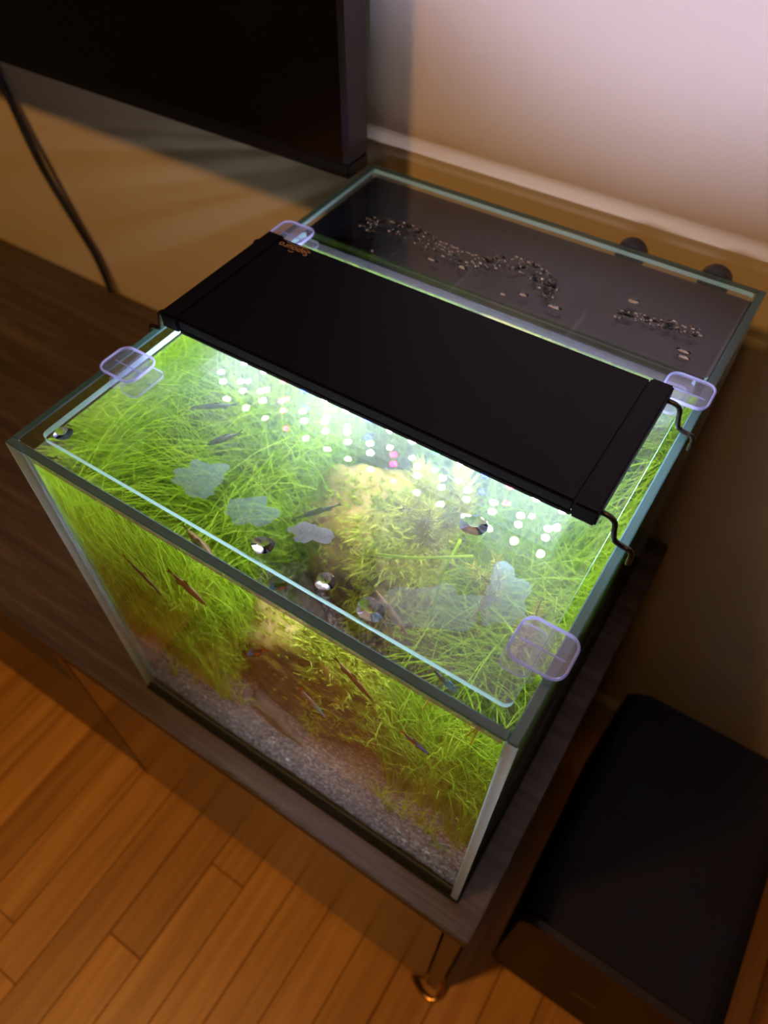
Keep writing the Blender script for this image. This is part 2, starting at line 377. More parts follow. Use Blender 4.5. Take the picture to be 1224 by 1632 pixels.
def prism(bm, poly, z0, z1, bev=0.0, seg=2, mat=0):
    lo_ = [bm.verts.new((x, y, z0)) for x, y in poly]; hi = [bm.verts.new((x, y, z1)) for x, y in poly]
    fs = [bm.faces.new(lo_[::-1]), bm.faces.new(hi)]
    n = len(poly)
    for i in range(n): fs.append(bm.faces.new((lo_[i], lo_[(i + 1) % n], hi[(i + 1) % n], hi[i])))
    for f in fs: f.material_index = mat
    if bev > 0:
        es = list({e for f in fs[:2] for e in f.edges})
        bmesh.ops.bevel(bm, geom=es, offset=bev, segments=seg, affect='EDGES', clamp_overlap=True)
    return bm
def rrect(x0, x1, y0, y1, r, n=6):
    o = []
    for cx, cy_, a0 in ((x1 - r, y1 - r, 0), (x0 + r, y1 - r, 90), (x0 + r, y0 + r, 180), (x1 - r, y0 + r, 270)):
        for k in range(n + 1):
            a = math.radians(a0 + 90 * k / n); o.append((cx + r * math.cos(a), cy_ + r * math.sin(a)))
    return o
def lathe(bm, prof, c, axis='z', n=24):
    rings = []
    for r, h in prof:
        ring = []
        for k in range(n):
            a = 2 * math.pi * k / n; u, v = r * math.cos(a), r * math.sin(a)
            p = {'z': (u, v, h), 'y': (u, h, v), 'x': (h, u, v)}[axis]
            ring.append(bm.verts.new(Vector(c) + Vector(p)))
        rings.append(ring)
    for q, s in zip(rings, rings[1:]):
        for k in range(n): bm.faces.new((q[k], q[(k + 1) % n], s[(k + 1) % n], s[k]))
    bm.faces.new(rings[0][::-1]); bm.faces.new(rings[-1])
    bmesh.ops.recalc_face_normals(bm, faces=bm.faces[:]); return bm

# ------------------------------------------------------------------ the room
FZ = -0.42; YW = 0.388
bm = NB(); box(bm, -1.6, 1.5, -1.4, YW, FZ - 0.06, FZ - 0.012)
floor = obj('floor', bm, 'subfloor'); tag(floor, kind='structure')
PW = 0.0515; meshes = {}
joints = {0: [-0.0465], -1: [-0.1714], -4: [-0.2274]}
for c in range(-20, 17):
    x0 = 0.0098 + c * PW
    js = joints.get(c, None)
    if js is None:
        rr = random.Random(c * 13 + 5); js = [rr.uniform(-0.85, 0.25)] if abs(c) < 9 else [rr.uniform(-0.6, 0.1)]
    ys = [-1.05] + js + [YW - 0.002]
    for a, b in zip(ys, ys[1:]):
        bm = NB(); box(bm, x0 + 0.0004, x0 + PW - 0.0004, a + 0.0004, b - 0.0004, FZ - 0.012, FZ, 0.0007, seg=1)
        obj('plank', bm, 'oak', floor, origin=(x0 + PW / 2, (a + b) / 2, FZ))
bm = NB(); box(bm, -1.6, 1.5, YW, YW + 0.08, FZ - 0.06, 2.05)
wall = obj('wall_back', bm, 'wall'); tag(wall, kind='structure')
bm = NB(); box(bm, -1.6, 1.5, YW - 0.012, YW, FZ, FZ + 0.09, 0.003)
tag(obj('baseboard_back', bm, plain('baseboard_paint', (0.55, 0.48, 0.38), 0.5)), kind='structure')

# ------------------------------------------------------------------ media console
con = thing('media_console', (-0.3, 0.18, FZ), 'long dark wood media console carrying the aquarium', 'cabinet')
TX0, TX1, TY0, TY1 = -1.35, 0.3195, -0.0192, YW - 0.003
bm = NB(); box(bm, TX0, TX1, TY0, TY1, -0.016, 0.0, 0.0012); obj('worktop', bm, 'console', con)
BZ = -0.392
def panel(nm, x0, x1, y0, y1, z0, z1, mt, bev=0.0008):
    bm = NB(); box(bm, x0, x1, y0, y1, z0, z1, bev); return obj(nm, bm, mt, con)
panel('side_panel', 0.3015, 0.3165, -0.012, TY1 - 0.01, BZ, -0.016, 'console_side')
panel('side_panel', -1.345, -1.33, -0.012, TY1 - 0.01, BZ, -0.016, 'console_side')
panel('back_panel', -1.33, 0.3015, TY1 - 0.018, TY1 - 0.01, BZ, -0.016, 'recess')
panel('door', -0.1185, 0.2995, -0.012, 0.006, BZ + 0.003, -0.018, 'bronze')
panel('divider_panel', -0.1375, -0.1215, -0.012, TY1 - 0.018, BZ, -0.016, 'console_side')
panel('base_panel', -1.33, 0.3015, 0.007, TY1 - 0.018, BZ, BZ + 0.016, 'recess')
panel('shelf', -0.86, -0.1375, 0.02, TY1 - 0.018, -0.16, -0.146, 'recess')
panel('drawer_front', -0.86, -0.1395, -0.010, 0.006, BZ + 0.003, -0.147, 'console_side')
panel('divider_panel', -0.876, -0.86, -0.012, TY1 - 0.018, BZ, -0.016, 'console_side')
panel('door', -1.328, -0.878, -0.012, 0.006, BZ + 0.003, -0.018, 'bronze')
def leg(cx, cy):
    # bent brass rod foot: two rods from the cabinet floor meeting in a low loop
    bm = NB()
    p = crom([(cx - 0.030, cy + 0.004, BZ), (cx - 0.024, cy - 0.006, FZ + 0.012), (cx - 0.008, cy - 0.013, FZ + 0.004), (cx + 0.006, cy - 0.014, FZ + 0.004), (cx + 0.012, cy - 0.004, FZ + 0.010), (cx + 0.004, cy + 0.012, BZ)], 8)
    tube(bm, p, 0.0028, 10); return obj('leg', bm, 'brass', con, smooth=True)
for cx, cy in ((0.310, -0.006), (0.310, 0.33), (-0.13, 0.12), (-1.32, -0.006), (-0.86, 0.12)): leg(cx, cy)

# ------------------------------------------------------------------ television
tv = thing('television', (-0.62, 0.343, 0.296), 'large black flat television hung above the console', 'television')
TVX0, TVX1, TVY0, TVY1, TVZ0, TVZ1 = -1.232, -0.008, 0.3295, 0.356, 0.296, 1.0
bm = NB(); box(bm, TVX0 + 0.006, TVX1 - 0.006, TVY0 + 0.0016, TVY0 + 0.006, TVZ0 + 0.012, TVZ1 - 0.006); obj('screen', bm, 'tv_screen', tv)
for nm, a in (('bezel', (TVX0, TVX1, TVY0, TVY1, TVZ0, TVZ0 + 0.012)), ('bezel', (TVX0, TVX1, TVY0, TVY1, TVZ1 - 0.006, TVZ1))):
    bm = NB(); box(bm, *a, 0.0015); obj(nm, bm, 'tv_black', tv)
for x in (TVX0, TVX1 - 0.006):
    bm = NB(); box(bm, x, x + 0.006, TVY0, TVY1, TVZ0 + 0.012, TVZ1 - 0.006, 0.001); obj('bezel', bm, 'tv_frame', tv)
bm = NB(); box(bm, TVX0 + 0.006, TVX1 - 0.006, TVY0 + 0.006, TVY1, TVZ0 + 0.012, TVZ1 - 0.006, 0.001)
box(bm, -0.95, -0.29, TVY1 - 0.001, TVY1 + 0.014, 0.36, 0.8, 0.006); obj('back_housing', bm, 'tv_black', tv)
bm = NB(); box(bm, -0.75, -0.49, TVY1 + 0.013, YW - 0.0005, 0.5, 0.7, 0.002); obj('wall_bracket', bm, 'tv_black', tv)
bm = NB(); tube(bm, crom([(-0.53, 0.372, 0.40), (-0.515, 0.380, 0.28), (-0.5075, 0.381, 0.2414), (-0.4941, 0.382, 0.1554), (-0.4638, 0.382, 0.0853), (-0.4474, 0.382, 0.0475), (-0.437, 0.380, 0.0), (-0.435, 0.379, -0.02)], 8), 0.0032, 10)
tag(obj('power_cord', bm, 'cord', origin=(-0.45, 0.38, 0), smooth=True), 'thick black power cord hanging below the television', 'cord')
bm = NB(); tube(bm, crom([(-0.52, 0.372, 0.40), (-0.508, 0.383, 0.28), (-0.498, 0.3835, 0.22), (-0.480, 0.384, 0.155), (-0.456, 0.384, 0.0853), (-0.440, 0.384, 0.0475), (-0.430, 0.382, 0.0), (-0.429, 0.381, -0.02)], 8), 0.0018, 8)
tag(obj('signal_cable', bm, 'console_side', origin=(-0.44, 0.38, 0), smooth=True), 'thin cable running along the thick black cord', 'cable')

# ------------------------------------------------------------------ subwoofer
sub = thing('subwoofer', (0.443, 0.18, FZ), 'black box subwoofer standing on the floor beside the console', 'speaker')
bm = NB(); prism(bm, rrect(0.352, 0.531, FZ + 0.012, -0.153, 0.020, 6), 0.060, 0.315, 0.004, 2)
for v in bm.verts: v.co = Vector((v.co.x, v.co.z, v.co.y))
bmesh.ops.recalc_face_normals(bm, faces=bm.faces[:]); obj('body', bm, 'sub_cloth', sub)
bm = NB(); prism(bm, rrect(0.352, 0.531, FZ + 0.012, -0.155, 0.018, 6), 0.052, 0.0605, 0.001, 1)
for v in bm.verts: v.co = Vector((v.co.x, v.co.z, v.co.y))
bmesh.ops.recalc_face_normals(bm, faces=bm.faces[:]); fp = obj('fascia', bm, 'sub_front', sub)
bm = NB(); box(bm, 0.4315, 0.457, 0.0512, 0.0522, -0.2985, -0.294); obj('logo', bm, 'logo_grey', fp)
for x in (0.375, 0.508):
    for y in (0.085, 0.29):
        bm = NB(); lathe(bm, [(0.011, 0.0), (0.012, 0.006), (0.012, 0.013)], (x, y, FZ), 'z', 16); obj('foot', bm, 'black_plastic', sub)

# ------------------------------------------------------------------ aquarium
W, D, H, G = 0.300, 0.351, 0.3024, 0.005
ZW, YD = 0.2905, 0.248     # water level, front face of the black partition
bm = NB(); box(bm, -0.001, W + 0.001, -0.001, D + 0.001, 0.0, 0.004, 0.001)
tag(obj('foam_mat', bm, 'foam', origin=(0.15, 0.17, 0)), 'thin black foam mat under the aquarium', 'mat')
Z0 = 0.004
tank = thing('aquarium', (0.15, 0.1755, Z0), 'rimless clear glass aquarium with a black rear filter chamber', 'aquarium')
GL = ['pane', 'edge', 'vedge']
def gp(nm, *a):
    bm = NB(); pane(bm, *a); return obj(nm, bm, GL, tank)
gp('glass_pane', G, W - G, G, D - G, Z0, Z0 + G, 'z')
gp('glass_pane', 0, W - G, 0, G, Z0, H, 'y')
gp('glass_pane', 0, G, G, D, Z0, H, 'x')
gp('glass_pane', W - G, W, 0, D, Z0, H, 'x')
gp('glass_pane', G, W - G, D - G, D, Z0, H, 'y')
def bp(nm, a, mt='black_acrylic', bev=0.0004):
    bm = NB(); box(bm, *a, bev); return obj(nm, bm, mt, tank)
bp('partition', (G + 0.0002, W - G - 0.0002, YD, YD + 0.004, Z0 + G, H - 0.012))
bp('chamber_liner', (G + 0.0002, G + 0.003, YD + 0.004, D - G - 0.0002, Z0 + G, H - 0.006))
bp('chamber_liner', (W - G - 0.003, W - G - 0.0002, YD + 0.004, D - G - 0.0002, Z0 + G, H - 0.006))
bp('chamber_liner', (G + 0.003, W - G - 0.003, D - G - 0.003, D - G - 0.0002, Z0 + G, H - 0.006))
bp('chamber_floor', (G + 0.003, W - G - 0.003, YD + 0.004, D - G - 0.003, Z0 + G, 0.20))
bp('chamber_divider', (0.11, 0.113, YD + 0.004, D - G - 0.003, 0.2, H - 0.03))
bp('chamber_divider', (0.20, 0.203, YD + 0.004, D - G - 0.003, 0.2, H - 0.03))
for x in (0.0052, W - 0.0052):   # silicone seams in the front corners
    bm = NB(); tube(bm, [(x, 0.0052, Z0 + G), (x, 0.0052, H - 0.008)], 0.0011, 8)
    obj('silicone_seam', bm, edge_mat('silicone', (0.7, 0.85, 0.9), (0.55, 0.7, 0.78), 0.5), tank)

# grey-brown film strip on the inside of the front glass between water and rim
bm = NB(); box(bm, G + 0.002, W - G - 0.002, G + 0.0001, G + 0.00025, 0.2848, 0.3012); obj('waterline_strip', bm, 'rim_strip', tank)
# water
bm = NB(); box(bm, G + 0.0003, W - G - 0.0003, G + 0.0003, YD - 0.0003, Z0 + G + 0.0003, ZW)
for f in bm.faces:
    f.normal_update(); f.material_index = 1 if f.normal.z > 0.9 else 0
water = obj('aquarium_water', bm, ['water_side', 'water_top'], origin=(0.15, 0.12, Z0 + G))
tag(water, 'clear faintly tea-coloured water filling the front of the aquarium', 'water', kind='stuff')

# gravel bed
def gh(x, y):
    s = 0.016 + 0.46 * max(0, min(y, 0.10) - 0.0) + 0.10 * max(0, y - 0.10)
    s += 0.006 * max(0, (0.08 - x) / 0.08) + 0.004 * mnoise.noise(Vector((x * 22, y * 22, 1.7)))
    return s
bm = NB(); nx, ny = 90, 74
xa, xb, ya, yb = G + 0.0006, W - G - 0.0006, G + 0.0006, YD - 0.0006
grid = [[None] * (ny + 1) for _ in range(nx + 1)]
for i in range(nx + 1):
    for j in range(ny + 1):
        x = xa + (xb - xa) * i / nx; y = ya + (yb - ya) * j / ny
        grid[i][j] = bm.verts.new((x, y, gh(x, y) + 0.0007 * mnoise.noise(Vector((x * 500, y * 500, 3)))))
for i in range(nx):
    for j in range(ny): bm.faces.new((grid[i][j], grid[i + 1][j], grid[i + 1][j + 1], grid[i][j + 1]))
zb = Z0 + G + 0.001
border = [grid[i][0] for i in range(nx + 1)] + [grid[nx][j] for j in range(1, ny + 1)] + [grid[i][ny] for i in range(nx - 1, -1, -1)] + [grid[0][j] for j in range(ny - 1, 0, -1)]
low = [bm.verts.new((v.co.x, v.co.y, zb)) for v in border]
for i in range(len(border)):
    k = (i + 1) % len(border); bm.faces.new((low[i], low[k], border[k], border[i]))
octa = [Vector(p) for p in ((1, 0, 0), (-1, 0, 0), (0, 1, 0), (0, -1, 0), (0, 0, 1), (0, 0, -1))]
ofac = [(0, 2, 4), (2, 1, 4), (1, 3, 4), (3, 0, 4), (2, 0, 5), (1, 2, 5), (3, 1, 5), (0, 3, 5)]
for k in range(9000):
    x = R(xa + 0.002, xb - 0.002); y = xa + 0.002 + (random.random() ** 1.4) * 0.16
    s = R(0.0005, 0.0012); q = Matrix.Rotation(R(0, 6.28), 3, Vector((R(-1, 1), R(-1, 1), R(-1, 1))).normalized())
    c = Vector((x, y, gh(x, y) + s * 0.3)); vs = [bm.verts.new(c + q @ Vector((p.x * s * R(.8, 1.2), p.y * s, p.z * s * .8))) for p in octa]
    for f in ofac: bm.faces.new([vs[i] for i in f])
bmesh.ops.recalc_face_normals(bm, faces=bm.faces[:])
tag(obj('gravel', bm, 'gravel', origin=(0.15, 0.12, zb)), 'dark grey gravel bed sloping up behind the front glass', 'gravel', kind='stuff')
pebs = [(0.045, 0.030), (0.062, 0.034), (0.145, 0.022), (0.250, 0.020), (0.268, 0.026), (0.243, 0.030), (0.281, 0.010)]
for k, (x, y) in enumerate(pebs):
    bm = NB(); bmesh.ops.create_icosphere(bm, subdivisions=2, radius=1)
    s = R(0.0014, 0.0021); a = R(0, 3)
    for v in bm.verts:
        n = 1 + 0.25 * mnoise.noise(v.co * 1.7 + Vector((k, 0, 0)))
        p = Vector((v.co.x * s * 1.5, v.co.y * s, v.co.z * s * 0.7)) * n
        v.co = Matrix.Rotation(a, 3, 'Z') @ p + Vector((x, y, gh(x, y) + s * 0.5))
    tag(obj('pale_pebble', bm, 'pebble', origin=(x, y, gh(x, y)), smooth=True), 'tiny pale pebble lying on the dark gravel near the front glass', 'pebble', 'pale pebbles on the gravel')

# rocks
def rock(name, c, rad, seed, rotm, label, sub_=5, amp=0.30, mat='rock'):
    bm = NB(); bmesh.ops.create_icosphere(bm, subdivisions=sub_, radius=1)
    rr = random.Random(seed)
    planes = [(Vector((rr.gauss(0, 1), rr.gauss(0, 1), rr.gauss(0, 1))).normalized(), rr.uniform(0.62, 0.92)) for _ in range(16)]
    planes.append((Vector((0.1, -0.15, 1)).normalized(), 0.80))
    for v in bm.verts:
        d = v.co.normalized(); r = 1.0
        for n, h in planes:
            k = d.dot(n)
            if k > 0.05: r = min(r, h / k)
        p = d * r
        p *= 1 + amp * 0.30 * mnoise.noise(d * 2.3 + Vector((seed, 0, 0))) + amp * 0.16 * mnoise.noise(d * 6 + Vector((0, seed, 0))) + 0.05 * mnoise.noise(Vector((d.x * 7, d.y * 7, d.z * 24)))+ 0.02 * mnoise.noise(d * 34)
        v.co = rotm @ Vector((p.x * rad[0], p.y * rad[1], p.z * rad[2])) + Vector(c)
    o = obj(name, bm, mat, origin=(c[0], c[1], c[2] - rad[2]), smooth=True)
    return tag(o, label, 'rock')
rk = Matrix.Rotation(0.30, 3, 'Y') @ Matrix.Rotation(-0.25, 3, 'Z')
rock('mossy_rock', (0.148, 0.136, 0.100), (0.074, 0.056, 0.086), 3, rk, 'large algae-yellowed rock in the middle of the aquarium')
rock('grey_rock', (0.122, 0.080, 0.050), (0.036, 0.016, 0.020), 8, Matrix.Rotation(0.35, 3, 'Y') @ Matrix.Rotation(-0.5, 3, 'Z'), 'low grey layered stone at the foot of the mossy rock', 4, mat='stone')

# ------------------------------------------------------------------ plants
def blade(bm, base, d, h, wd, bend, side, seg=6):
    """ribbon leaf: starts upright, bends over towards d"""
    prev = None; s = Vector((-d.y, d.x, 0)) * math.cos(side) + Vector((0, 0, 0))
    p = Vector(base); ang = 0.05 + R(0, 0.12)
    for i in range(seg + 1):
        t = i / seg; w_ = wd * (1 - 0.85 * t ** 2) * 0.5
        l = bm.verts.new(p - s * w_); r = bm.verts.new(p + s * w_ + Vector((0, 0, w_ * 0.4)))
        if prev: bm.faces.new((prev[0], prev[1], r, l))
        prev = (l, r)
        a = ang + bend * t ** 1.3
        p = p + (Vector((d.x, d.y, 0)) * math.sin(a) + Vector((0, 0, math.cos(a)))) * (h / seg)
def tuft_mesh(name, nb, h0, h1, bend0, bend1, spread, mat, wd=(0.0009, 0.0017)):
    bm = NB()
    for _ in range(nb):
        a = R(0, 6.283); r = spread * math.sqrt(random.random())
        d = Vector((math.cos(a + R(-.7, .7)), math.sin(a + R(-.7, .7)), 0)).normalized()
        blade(bm, (r * math.cos(a), r * math.sin(a), -0.004), d, R(h0, h1), R(*wd), R(bend0, bend1), R(0, 0.9))
    me = bpy.data.meshes.new(name); bm.to_mesh(me); bm.free(); me.materials.append(M[mat]); return me
tall = ('tall', 110, 0.09, 0.235, 0.25, 1.7, 0.014, 'grass')
midt = ('mid', 80, 0.07, 0.16, 0.4, 2.0, 0.012, 'grass')
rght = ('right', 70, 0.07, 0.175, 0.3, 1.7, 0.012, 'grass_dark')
shrt = ('short', 10, 0.025, 0.055, 0.6, 1.9, 0.004, 'grass')
def fold(v, lo, hi):
    # leaves that reach a pane or the surface lie along it
    if v < lo: return lo + min((lo - v) * 0.35, 0.02)
    if v > hi: return hi - min((v - hi) * 0.35, 0.02)
    return v
def put(spec, x, y, sc, label, group, xl=0.0068, xh=0.2932, yl=0.0075):
    me = tuft_mesh('grass_tuft', spec[1], spec[2] * sc, spec[3] * sc, *spec[4:7], spec[7])
    z = gh(x, y)
    for v in me.vertices:
        v.co.x = fold(v.co.x + x, xl, xh) - x; v.co.y = fold(v.co.y + y, yl, 0.2455) - y; v.co.z = fold(v.co.z + z, 0.0, ZW - 0.0015) - z
    o = bpy.data.objects.new('grass_tuft', me); COL.objects.link(o); o.location = (x, y, z)
    return tag(o, label, 'aquatic grass', group)
for gx in range(5):
    for gy in range(9):
        x = 0.020 + gx * 0.0195 + R(-.005, .005); y = 0.068 + gy * 0.0195 + R(-.005, .005)
        if x > 0.085 and y < 0.075: continue
        if x > 0.080 and y < 0.19: continue
        put(midt if y < 0.09 else tall, x, y, R(0.86, 1.02) * (0.9 if y < 0.09 else 1), 'tuft of long bright green grass in the thicket along the left glass', 'grass thicket along the left glass', xh=0.098 + R(0, 0.012), yl=0.022)
for gx in range(5):
    for gy in range(7):
        x = 0.212 + gx * 0.0175 + R(-.004, .004); y = 0.075 + gy * 0.023 + R(-.006, .006)
        if x < 0.225 and y < 0.10: continue
        if x < 0.262 and y < 0.088: continue
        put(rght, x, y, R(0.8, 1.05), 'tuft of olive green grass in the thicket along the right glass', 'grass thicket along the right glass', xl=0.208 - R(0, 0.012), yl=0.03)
for gx in range(7):
    x = 0.098 + gx * 0.0185 + R(-.004, .004); y = 0.222 + R(-.008, .008)
    put(tall, x, y, R(0.75, 0.95), 'tuft of green grass behind the mossy rock', 'grass behind the rock', yl=0.188)
for (x, y) in ((0.050, 0.048), (0.075, 0.052), (0.030, 0.040), (0.092, 0.066), (0.222, 0.060), (0.240, 0.055), (0.262, 0.058), (0.283, 0.062), (0.228, 0.052), (0.272, 0.045), (0.253, 0.064)):
    put(shrt, x, y, R(0.9, 1.2), 'short loose sprout of grass on the bare gravel in front', 'grass sprouts on the front gravel')

# moss pads on the rock: sampled on the rock's own surface
from mathutils.bvhtree import BVHTree
rk_o = bpy.data.objects['mossy_rock']
tree = BVHTree.FromPolygons([v.co + rk_o.location for v in rk_o.data.vertices], [tuple(p.vertices) for p in rk_o.data.polygons])
def moss(name, cx, cy, rx, ry, n, label, mat='moss', l0=0.006, l1=0.018):
    bm = NB(); pts = []
    for _ in range(n):
        a = R(0, 6.283); r = math.sqrt(random.random())
        x, y = cx + rx * r * math.cos(a), cy + ry * r * math.sin(a)
        hit = tree.ray_cast(Vector((x, y, 0.4)), Vector((0, 0, -1)))
        if hit[0] is None or hit[1].z < 0.12: continue
        nrm = hit[1]
        d = (nrm + Vector((R(-1, 1), R(-1, 1), R(-0.2, .9))) * 0.8).normalized()
        s = d.cross(Vector((R(-1, 1), R(-1, 1), R(-1, 1)))).normalized() * R(0.0005, 0.0010)
        L = R(l0, l1); p0 = hit[0] - nrm * 0.001; p1 = p0 + d * L * 0.55; p2 = p0 + (d + Vector((R(-.5, .5), R(-.5, .5), R(-.6, .1))) * 0.7).normalized() * L
        v = [bm.verts.new(q) for q in (p0 - s, p0 + s, p1 + s * 0.9, p1 - s * 0.9, p2)]
        bm.faces.new(v[:4]); bm.faces.new((v[3], v[2], v[4]))
        # side leaflets
        for k in range(2):
            e = (d * 0.5 + Vector((R(-1, 1), R(-1, 1), R(-.4, .8)))).normalized() * L * 0.4
            q0 = p0.lerp(p1, R(.4, 1)); w_ = [bm.verts.new(q) for q in (q0 - s * .8, q0 + s * .8, q0 + e)]; bm.faces.new(w_)
    o = obj(name, bm, mat, origin=(cx, cy, 0.16)); return tag(o, label, 'moss')
moss('moss_clump', 0.186, 0.118, 0.040, 0.052, 2800, 'thick yellow-green moss clump on the right half of the rock')
moss('moss_clump', 0.130, 0.118, 0.030, 0.035, 260, 'sparse thin moss on the pale left top of the rock', l0=0.003, l1=0.009)

def sprig(c, n, L, label, stems=4, reach=0.03):
    bm = NB(); c = Vector(c); base = c - Vector((0, 0, 0.07))
    for k in range(stems):
        a = R(0, 6.283); top = c + Vector((math.cos(a) * reach * R(.4, 1), math.sin(a) * reach * R(.4, 1), R(-0.012, 0.006)))
        path = crom([base + Vector((R(-.006, .006), R(-.006, .006), 0)), base.lerp(top, 0.5) + Vector((R(-.008, .008), R(-.008, .008), 0)), top], 10)
        tube(bm, path, 0.0007, 5)
        for i in range(4, len(path)):
            ax = (path[i] - path[i - 1]).normalized(); t = i / (len(path) - 1)
            for q in range(max(3, n // (stems * 14))):
                d = (ax * R(0.3, 1.1) + Vector((R(-1, 1), R(-1, 1), R(-.6, .6)))).normalized(); l = L * R(.6, 1) * (1.1 - 0.45 * t)
                p1 = path[i] + d * l * 0.5; p2 = path[i] + (d + ax * 0.5).normalized() * l
                tube(bm, [path[i], p1, p2], [0.00045, 0.0004, 0.00015], 4, False)
    for v in bm.verts: v.co.z = min(v.co.z, ZW - 0.001)
    return tag(obj('needle_plant', bm, 'needle', origin=base), label, 'aquatic plant')
sprig((0.200, 0.116, 0.262), 1700, 0.018, 'bushy fine-needled yellow-green stem top above the moss', 6, 0.026)
sprig((0.244, 0.086, 0.268), 240, 0.012, 'small pale needle-leaved sprig just under the water right of the rock', 2, 0.012)
sprig((0.272, 0.070, 0.272), 160, 0.011, 'brownish needle-leaved sprig near the clip at the front right', 2, 0.010)
for pts, lb in (([(0.196, 0.056, 0.283), (0.215, 0.064, 0.286), (0.238, 0.080, 0.2865)], 'single long grass leaf floating under the lid, lying crosswise'),
                ([(0.232, 0.052, 0.250), (0.229, 0.066, 0.278), (0.228, 0.085, 0.287)], 'single grass stem rising past the crosswise floating leaf')):
    bm = NB(); tube(bm, crom(pts, 6), 0.0008, 6); tag(obj('floating_leaf', bm, 'grass', origin=pts[0], smooth=True), lb, 'leaf')

# ------------------------------------------------------------------ fish
def fish(head, tail, rad, body, stripe, label, kind):
    h = Vector(head); t = Vector(tail); ax = h - t; L = ax.length; ax.normalize()
    sd = ax.cross(Vector((0, 0, 1))).normalized(); up_ = sd.cross(ax)
    f = thing('fish', tuple((h + t) / 2), label, 'fish', None)
    prof = [(0.0, 0.02), (0.05, 0.30), (0.15, 0.62), (0.3, 0.92), (0.42, 1.0), (0.58, 0.86), (0.72, 0.56), (0.80, 0.34), (0.84, 0.26)]
    def ringset(bm, k0, k1, wx, wz, cut=None):
        rings = []
        for s, r in prof:
            if s < k0 or s > k1: continue
            c = h - ax * (s * L)
            rings.append([bm.verts.new(c + sd * math.cos(a) * r * rad * wx + up_ * math.sin(a) * r * rad * wz) for a in [2 * math.pi * q / 12 for q in range(12)]])
        for q, s in zip(rings, rings[1:]):
            for k in range(12): bm.faces.new((q[k], q[(k + 1) % 12], s[(k + 1) % 12], s[k]))
        bm.faces.new(rings[0][::-1]); bm.faces.new(rings[-1]); bmesh.ops.recalc_face_normals(bm, faces=bm.faces[:])
    bm = NB(); ringset(bm, 0, 1, 0.55, 1.0); obj('body', bm, body, f, smooth=True)
    if stripe:
        for sg in (-1, 1):
            bm = NB(); a = []
            for i in range(9):
                s = 0.06 + 0.70 * i / 8
                r = [rr for (ss, rr) in prof if ss >= s][0]
                c = h - ax * (s * L); e = lambda d: c + sd * sg * math.cos(math.radians(d)) * r * rad * 0.60 + up_ * math.sin(math.radians(d)) * r * rad * 1.06
                a.append((bm.verts.new(e(68)), bm.verts.new(e(8))))
            for q, s in zip(a, a[1:]): bm.faces.new((q[0], q[1], s[1], s[0]))
            obj('blue_stripe', bm, stripe, f)
            bm = NB(); a = []
            for i in range(6):
                s = 0.42 + 0.40 * i / 5
                r = [rr for (ss, rr) in prof if ss >= s][0]
                c = h - ax * (s * L) + sd * sg * (rad * 0.55 * r + 0.0001) - up_ * rad * 0.22
                a.append((bm.verts.new(c + up_ * rad * 0.22), bm.verts.new(c - up_ * rad * 0.3 * r)))
            for q, s in zip(a, a[1:]): bm.faces.new((q[0], q[1], s[1], s[0]))
            obj('red_stripe', bm, 'neon_red', f)
    fm = 'fish_fin' if not stripe else 'neon_red'
    bm = NB(); c = h - ax * (0.83 * L)
    vs = [bm.verts.new(c + up_ * rad * 0.2), bm.verts.new(t + up_ * rad * 0.85), bm.verts.new(t + ax * L * 0.07), bm.verts.new(t - up_ * rad * 0.85), bm.verts.new(c - up_ * rad * 0.2)]
    bm.faces.new(vs); obj('tail_fin', bm, fm, f)
    for nm, sg, s0 in (('dorsal_fin', 1, 0.42), ('anal_fin', -1, 0.58)):
        bm = NB(); a = h - ax * (s0 * L) + up_ * sg * rad * 0.8; b = h - ax * ((s0 + 0.16) * L) + up_ * sg * rad * 0.6
        bm.faces.new([bm.verts.new(q) for q in (a, h - ax * ((s0 + 0.1) * L) + up_ * sg * rad * 1.5, h - ax * ((s0 + 0.18) * L) + up_ * sg * rad * 1.15, b)])
        obj(nm, bm, 'fish_fin' if not stripe else 'fish_pale', f)
    for sg in (-1, 1):
        bm = NB(); bmesh.ops.create_icosphere(bm, subdivisions=1, radius=rad * 0.17)
        for v in bm.verts: v.co += h - ax * (0.11 * L) + sd * sg * rad * 0.24 + up_ * rad * 0.14
        obj('eye', bm, 'eye', f)
    return f
FR = FISHPOS = None
fish((0.0676, 0.028, 0.189), (0.036, 0.034, 0.212), 0.0032, 'fish_dark', None, 'slim dark grey fish in front of the left grass', 1)
fish((0.1085, 0.028, 0.2165), (0.078, 0.034, 0.229), 0.0054, 'fish_brown', None, 'broad brown fish in front of the left grass', 1)
fish((0.2165, 0.056, 0.197), (0.186, 0.066, 0.214), 0.0036, 'fish_brown', None, 'blurred brown fish hanging below the moss', 1)
fish((0.124, 0.048, 0.161), (0.139, 0.052, 0.184), 0.0034, 'fish_dark', 'neon_blue', 'neon tetra with red tail end in front of the rock, upper left', 2)
fish((0.182, 0.050, 0.138), (0.163, 0.048, 0.163), 0.0028, 'fish_pale', 'neon_cyan', 'pale neon tetra with cyan stripe at the middle over the gravel', 2)
fish((0.2555, 0.046, 0.183), (0.235, 0.050, 0.188), 0.0034, 'fish_dark', 'neon_blue', 'neon tetra with blue stripe in front of the right grass', 2)
fish((0.043, 0.088, 0.270), (0.065, 0.108, 0.268), 0.0030, 'fish_dark', None, 'dark fish just under the surface near the left clip', 1)
fish((0.070, 0.072, 0.268), (0.080, 0.092, 0.266), 0.0034, 'fish_dark', None, 'dark fish under the surface above the left grass', 1)
fish((0.142, 0.060, 0.262), (0.160, 0.080, 0.268), 0.0026, 'fish_dark', None, 'dark slanting fish near the surface beside the rock top', 1)

